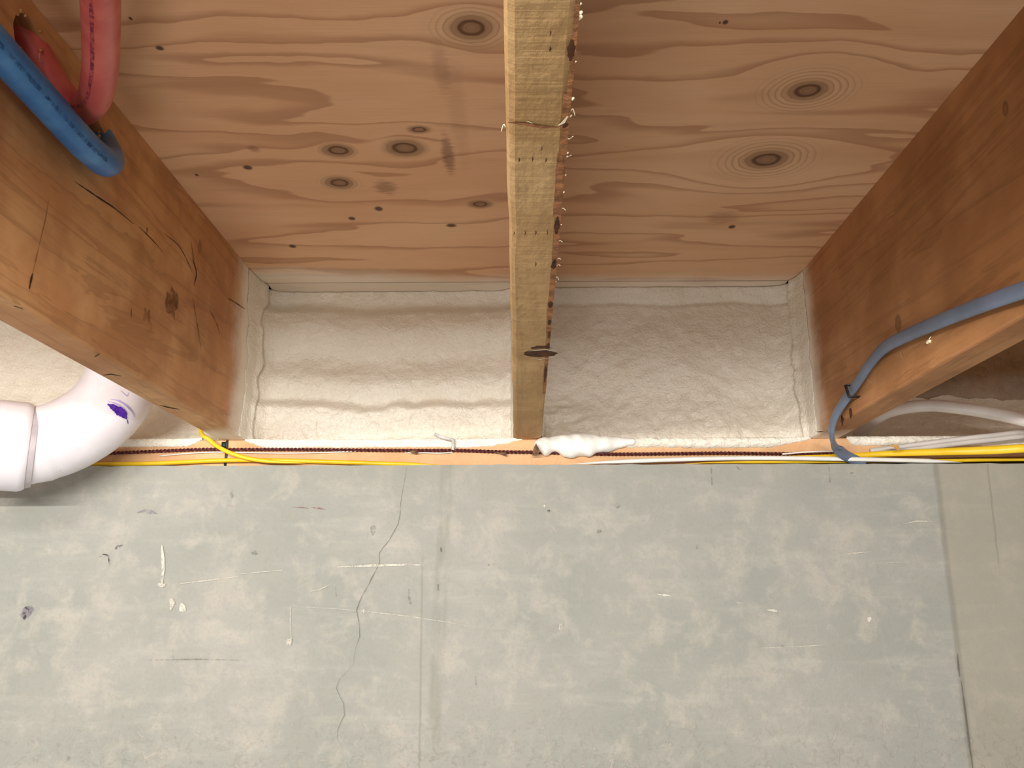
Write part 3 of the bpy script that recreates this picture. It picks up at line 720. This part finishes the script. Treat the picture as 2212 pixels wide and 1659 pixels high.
cable('yellow_cable', on(Yv([(1640, 992, -.005), (1700, 989, -.006), (1780, 986.5, -.006), (1860, 983, -.008), (1950, 978.5, -.018), (2060, 975, -.032), (2150, 972, -.05), (2300, 966, -.07)])), .0056, M_yel, 'broad yellow cable running right under the pale grey cable', rb=.0035, rfun=lambda t: .5+.5*sst(.1, .75, t), hint=(0, 1, .0), group=ycab)
cable('yellow_cable', on(Yv([(1480, 1001, -.0085), (1600, 998, -.0085), (1760, 997, -.0085), (1930, 996, -.0085), (2060, 995, -.0085), (2140, 993.5, -.009), (2300, 992, -.010)])), .0023, M_yel, 'thin yellow cable low on the ledge under the white cable at right', group=ycab, rfun=lambda t: max(.05, min(1, t/.15)))
cable('white_cable', Yv([(1225, 1003, -.0185), (1320, 998, -.0185), (1420, 994, -.0185), (1520, 991, -.0185), (1620, 989.5, -.0185), (1720, 990, -.0185), (1820, 991.5, -.0185), (1920, 993.5, -.0185), (2010, 996, -.0185), (2080, 999, -.0185)]), .0030, M_wcab, 'thin white cable resting on the concrete edge at right', rfun=lambda t: max(.05, min(1, t/.15, (1-t)/.12)))
g = thing('grey_cable', 'pale grey double cable leaving the foam lip toward the right edge', 'cable', onY(1920, 972, -.012))
for dz, dy in ((0, 0), (-.0055, .002)):
    cable('strand', [p+Vector((0, dy, dz)) for p in on(Yv([(1880, 974, -.005), (1930, 967, -.009), (1990, 959, -.015), (2060, 950, -.021), (2140, 941, -.028), (2300, 927, -.040)]), .01)], .0034, M_gcab, None, parent=g)
# white tube arching over the foam at far right
cable('white_tube', [onY(1855, 940, .06), onY(1880, 915, .035)]+Yv([(1912, 893, .01), (1955, 881, -.012), (2010, 876, -.03), (2070, 881, -.045), (2140, 892, -.06), (2212, 908, -.075), (2330, 940, -.10)])+[(.97, -.17, -.062), (1.3, -.19, -.10)], .0082, M_white, 'white plastic tube arching out of the foam at far right', 'tube', seg=20)
# slate cable
Xr = lambda L_: [onX(a, b, x) for a, b, x in L_]
sl = [onX(2420, 560, .378)]+Xr([(2300, 596, .377), (2212, 626, .378), (2130, 655, .379), (2040, 690, .379), (1965, 722, .379), (1912, 750, .379), (1880, 785, .379), (1858, 818, .3795), (1834, 852, .3795), (1812, 884, .3785), (1799, 913, .377)])+Yv([(1796, 938, -.095), (1803, 960, -.058), (1820, 979, -.029), (1842, 992, -.0145), (1868, 1003, -.0125)])
d_ = sl[0]-sl[1]; sl = [sl[0]+d_*k+Vector((0, 0, -(d_.z*k)*.8)) for k in (6, 3)]+sl
cable('slate_cable', sl, .0072, M_slate, 'flat slate-blue cable curving down the right joist to the sill', rb=.0034, hint=lambda t: Vector((1, 0, 0)).lerp(Vector((.25, 1, .1)), sst(.735, .92, t)), n=10, seg=16)
stp = thing('cable_staple', 'black staple pinning the slate cable to the right joist', 'staple', onX(1832, 848, .372))
a, b = onX(1826, 832, .3735), onX(1834, 857, .3735)
bm = bmesh.new()
for o_ in (-.0022, .0022):
    d = Vector((-.0, o_, 0)); e = Vector((.012, 0, 0))
    sweep(bm, [a+d+e, a+d+Vector((.001, 0, 0)), a+d, b+d, b+d+Vector((.001, 0, 0)), b+d+e], .0009, seg=7, raw=True)
link('staple_wire', bm, M_black, stp)

# ================================================================== WATER PIPES
rp = thing('red_pipe', 'red plastic water pipe bending out of the upper hole in the left joist', 'pipe', onD(175, 235, .71))
rpts = [onX(-60, -70, -.43), onX(15, 18, -.412), onX(60, 88, -.401), onX(105, 165, -.393), onX(140, 215, -.389), onD(172, 238, .737), onD(203, 212, .70), onD(216, 150, .655), onD(218, 70, .615), onD(216, -10, .575), onD(208, -140, .52)]
bm = bmesh.new(); sweep(bm, rpts, .0128, seg=28, n=12)
def streak(bm, P, rad, shift, w_, mi):
    P = catmull(P, 6); out = []
    for i, p in enumerate(P):
        T_ = (P[min(i+1, len(P)-1)]-P[max(i-1, 0)]).normalized(); v = (CAM-p); v = (v-T_*v.dot(T_)).normalized(); b = T_.cross(v)
        n_ = (v*math.cos(shift)+b*math.sin(shift)); out.append((p+n_*(rad+.0002), T_.cross(n_)))
    L_ = []
    for i, (p, sd) in enumerate(out):
        k = w_*(.75+.5*noise.noise((i*.5, 2, 1))); L_.append((bm.verts.new(p+sd*k), bm.verts.new(p-sd*k)))
    for a, b in zip(L_, L_[1:]): bm.faces.new((a[0], b[0], b[1], a[1])).material_index = mi
streak(bm, rpts[5:], .0128, -.45, .0019, 1)
link('pipe_wall', bm, [M_red, M_print], rp)
bp = thing('blue_pipe', 'blue plastic water pipe running along the left joist into the lower hole', 'pipe', onX(150, 260, -.372))
XB = -.3640
p0, p1 = onX(10, 122, XB), onX(170, 300, XB); dr = (p0-p1).normalized()
bpts = [p0+dr*.5, p0+dr*.2, p0, onX(90, 211, XB), p1, onX(205, 334, XB), onX(226, 350, XB-.001), onX(236, 345, XB-.007), onX(228, 320, -.389), onX(205, 283, -.402), onX(175, 245, -.42), onX(150, 215, -.44)]
bm = bmesh.new(); sweep(bm, bpts, .0124, seg=28, n=12); streak(bm, bpts[1:6], .0124, -.25, .0020, 1); link('pipe_wall', bm, [M_blue, M_prb], bp)

# ================================================================== PVC ELBOW
PHI = math.radians(29)                    # the run comes towards the room at its left end
HX = Vector((math.cos(PHI), math.sin(PHI), 0)); HN = Vector((-math.sin(PHI), math.cos(PHI), 0))
R0, R1 = .0460, .0540
XR, YR = -.4900, -.0740
for _ in range(6):                        # hub end where the run meets the bend
    yP = YR-(XR-(XR-.088))*math.tan(PHI) if _ == 0 else yP
    ph = onY(64, 966, yP); yP = YR-(XR-ph.x)*math.tan(PHI)
ZA = ph.z; HUB = Vector((ph.x, yP, ZA)); RISE = Vector((XR, YR, ZA)); RB = (RISE-HUB).length-.004
el = thing('pvc_elbow', 'white plastic drain elbow with purple primer smear at left', 'pipe', tuple(RISE))
bm = bmesh.new()
def lathe_path(bm, C_, prof, mi=0, seg=48):
    """C_: list of (centre, tangent, radius)"""
    rings = []
    for c, tn, r in C_:
        b = HN; n_ = tn.cross(b).normalized()
        rings.append([bm.verts.new(c+(b*math.cos(2*math.pi*j/seg)+n_*math.sin(2*math.pi*j/seg))*r) for j in range(seg)])
    for p_, q_ in zip(rings, rings[1:]):
        for j in range(seg): bm.faces.new((p_[j], p_[(j+1) % seg], q_[(j+1) % seg], q_[j])).material_index = mi
    bm.faces.new(rings[0][::-1]); bm.faces.new(rings[-1])
cpath = [(HUB-HX*.03, HX, R0), (HUB+HX*.001, HX, R0)]
def in_run_plane(px, py): d = ray(px, py); return CAM+d*((HUB-CAM).dot(HN)/d.dot(HN))
ax = catmull([HUB+HX*.004]+[in_run_plane(*p) for p in ((96, 957), (128, 947), (165, 930), (209, 901), (244, 862), (264, 822), (273, 782), (276, 735))], 5)
for i, p in enumerate(ax[1:-1]):
    cpath.append((p, (ax[i+2]-ax[i]).normalized(), R0))
lathe_path(bm, cpath, None)
# purple smear streaks lying on the bend, found by following the surface
body = [c for c, _, _ in cpath]
def surf(px, py):
    d = ray(px, py).normalized(); best = None
    for k in range(600):
        p = CAM+d*(.8+k*.0008)
        m_ = min((p-c).length for c in fine_body)
        if m_ < R0+.0004: return p
    return CAM+d*1.0
fine_body = []
for a, b in zip(body, body[1:]):
    for k in range(8): fine_body.append(a.lerp(b, k/8))
def smear(pts, wd, mi):
    P_ = catmull([surf(*p) for p in pts], 6); c0 = min(fine_body, key=lambda c: (P_[len(P_)//2]-c).length); nr = (P_[len(P_)//2]-c0).normalized()
    ribbon(bm, P_, wd, nr, mi, off=.0007, jit=.25)
el_o = None
smear([(232, 873), (245, 880), (256, 889), (266, 896), (273, 904)], .0042, 1)
smear([(246, 878), (258, 882), (266, 888), (274, 896)], .0022, 1)
smear([(238, 862), (256, 866), (272, 876), (284, 888), (291, 901)], .0011, 2)
smear([(232, 866), (250, 872), (266, 882), (276, 894)], .0009, 2)
smear([(272, 902), (275, 910), (276, 916)], .0006, 1)
smear([(259, 842), (268, 851), (274, 855), (277, 848)], .0005, 2)
link('elbow', bm, [M_pvc, M_purple, M_purple2], el)
bm = bmesh.new()
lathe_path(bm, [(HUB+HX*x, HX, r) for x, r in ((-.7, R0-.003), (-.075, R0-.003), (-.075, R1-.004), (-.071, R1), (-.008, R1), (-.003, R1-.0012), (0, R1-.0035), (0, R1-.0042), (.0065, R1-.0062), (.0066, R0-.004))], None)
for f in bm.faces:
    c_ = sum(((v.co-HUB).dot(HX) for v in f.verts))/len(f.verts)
    if -.0005 < c_ < .0064 and len(f.verts) == 4: f.material_index = 1  # narrow ring between hub rim and elbow, coloured greyer than the pipe
hub = link('pipe_hub', bm, [M_pvc, plain('grey_ring', srgb(186, 178, 182), .5)], el)
for o in (hub, [c for c in el.children if c.name.startswith('elbow')][0]):
    for p in o.data.polygons: p.use_smooth = True
    o.data.set_sharp_from_angle(angle=math.radians(38))

# ================================================================== LIGHT HOOD (unseen, added behind the camera; its lip shades the upper foam)
shp = thing('light_cutoff_hood', 'unseen white hood added over the tube to shade the upper foam', 'light hood', (LX, LY, LZ))
bm = bmesh.new(); hw = .66
top, lipz, dpt = LZ+.05, LZ+.0106, .13
prof = [(-.13, lipz), (-.10, top-.02), (-.03, top), (.03, top), (.10, top-.005), (dpt, lipz), (dpt+.0012, lipz), (.10, top-.002), (.03, top+.003), (-.03, top+.003), (-.102, top-.018), (-.132, lipz)]
A = [bm.verts.new((LX-hw, LY+y, min(z, -.001))) for y, z in prof]; B = [bm.verts.new((LX+hw, LY+y, min(z, -.001))) for y, z in prof]
k = len(prof)
for i in range(k): bm.faces.new((A[i], A[(i+1) % k], B[(i+1) % k], B[i]))
bm.faces.new(A); bm.faces.new(B[::-1])
link('hood', bm, M_hood, shp, smooth=False)
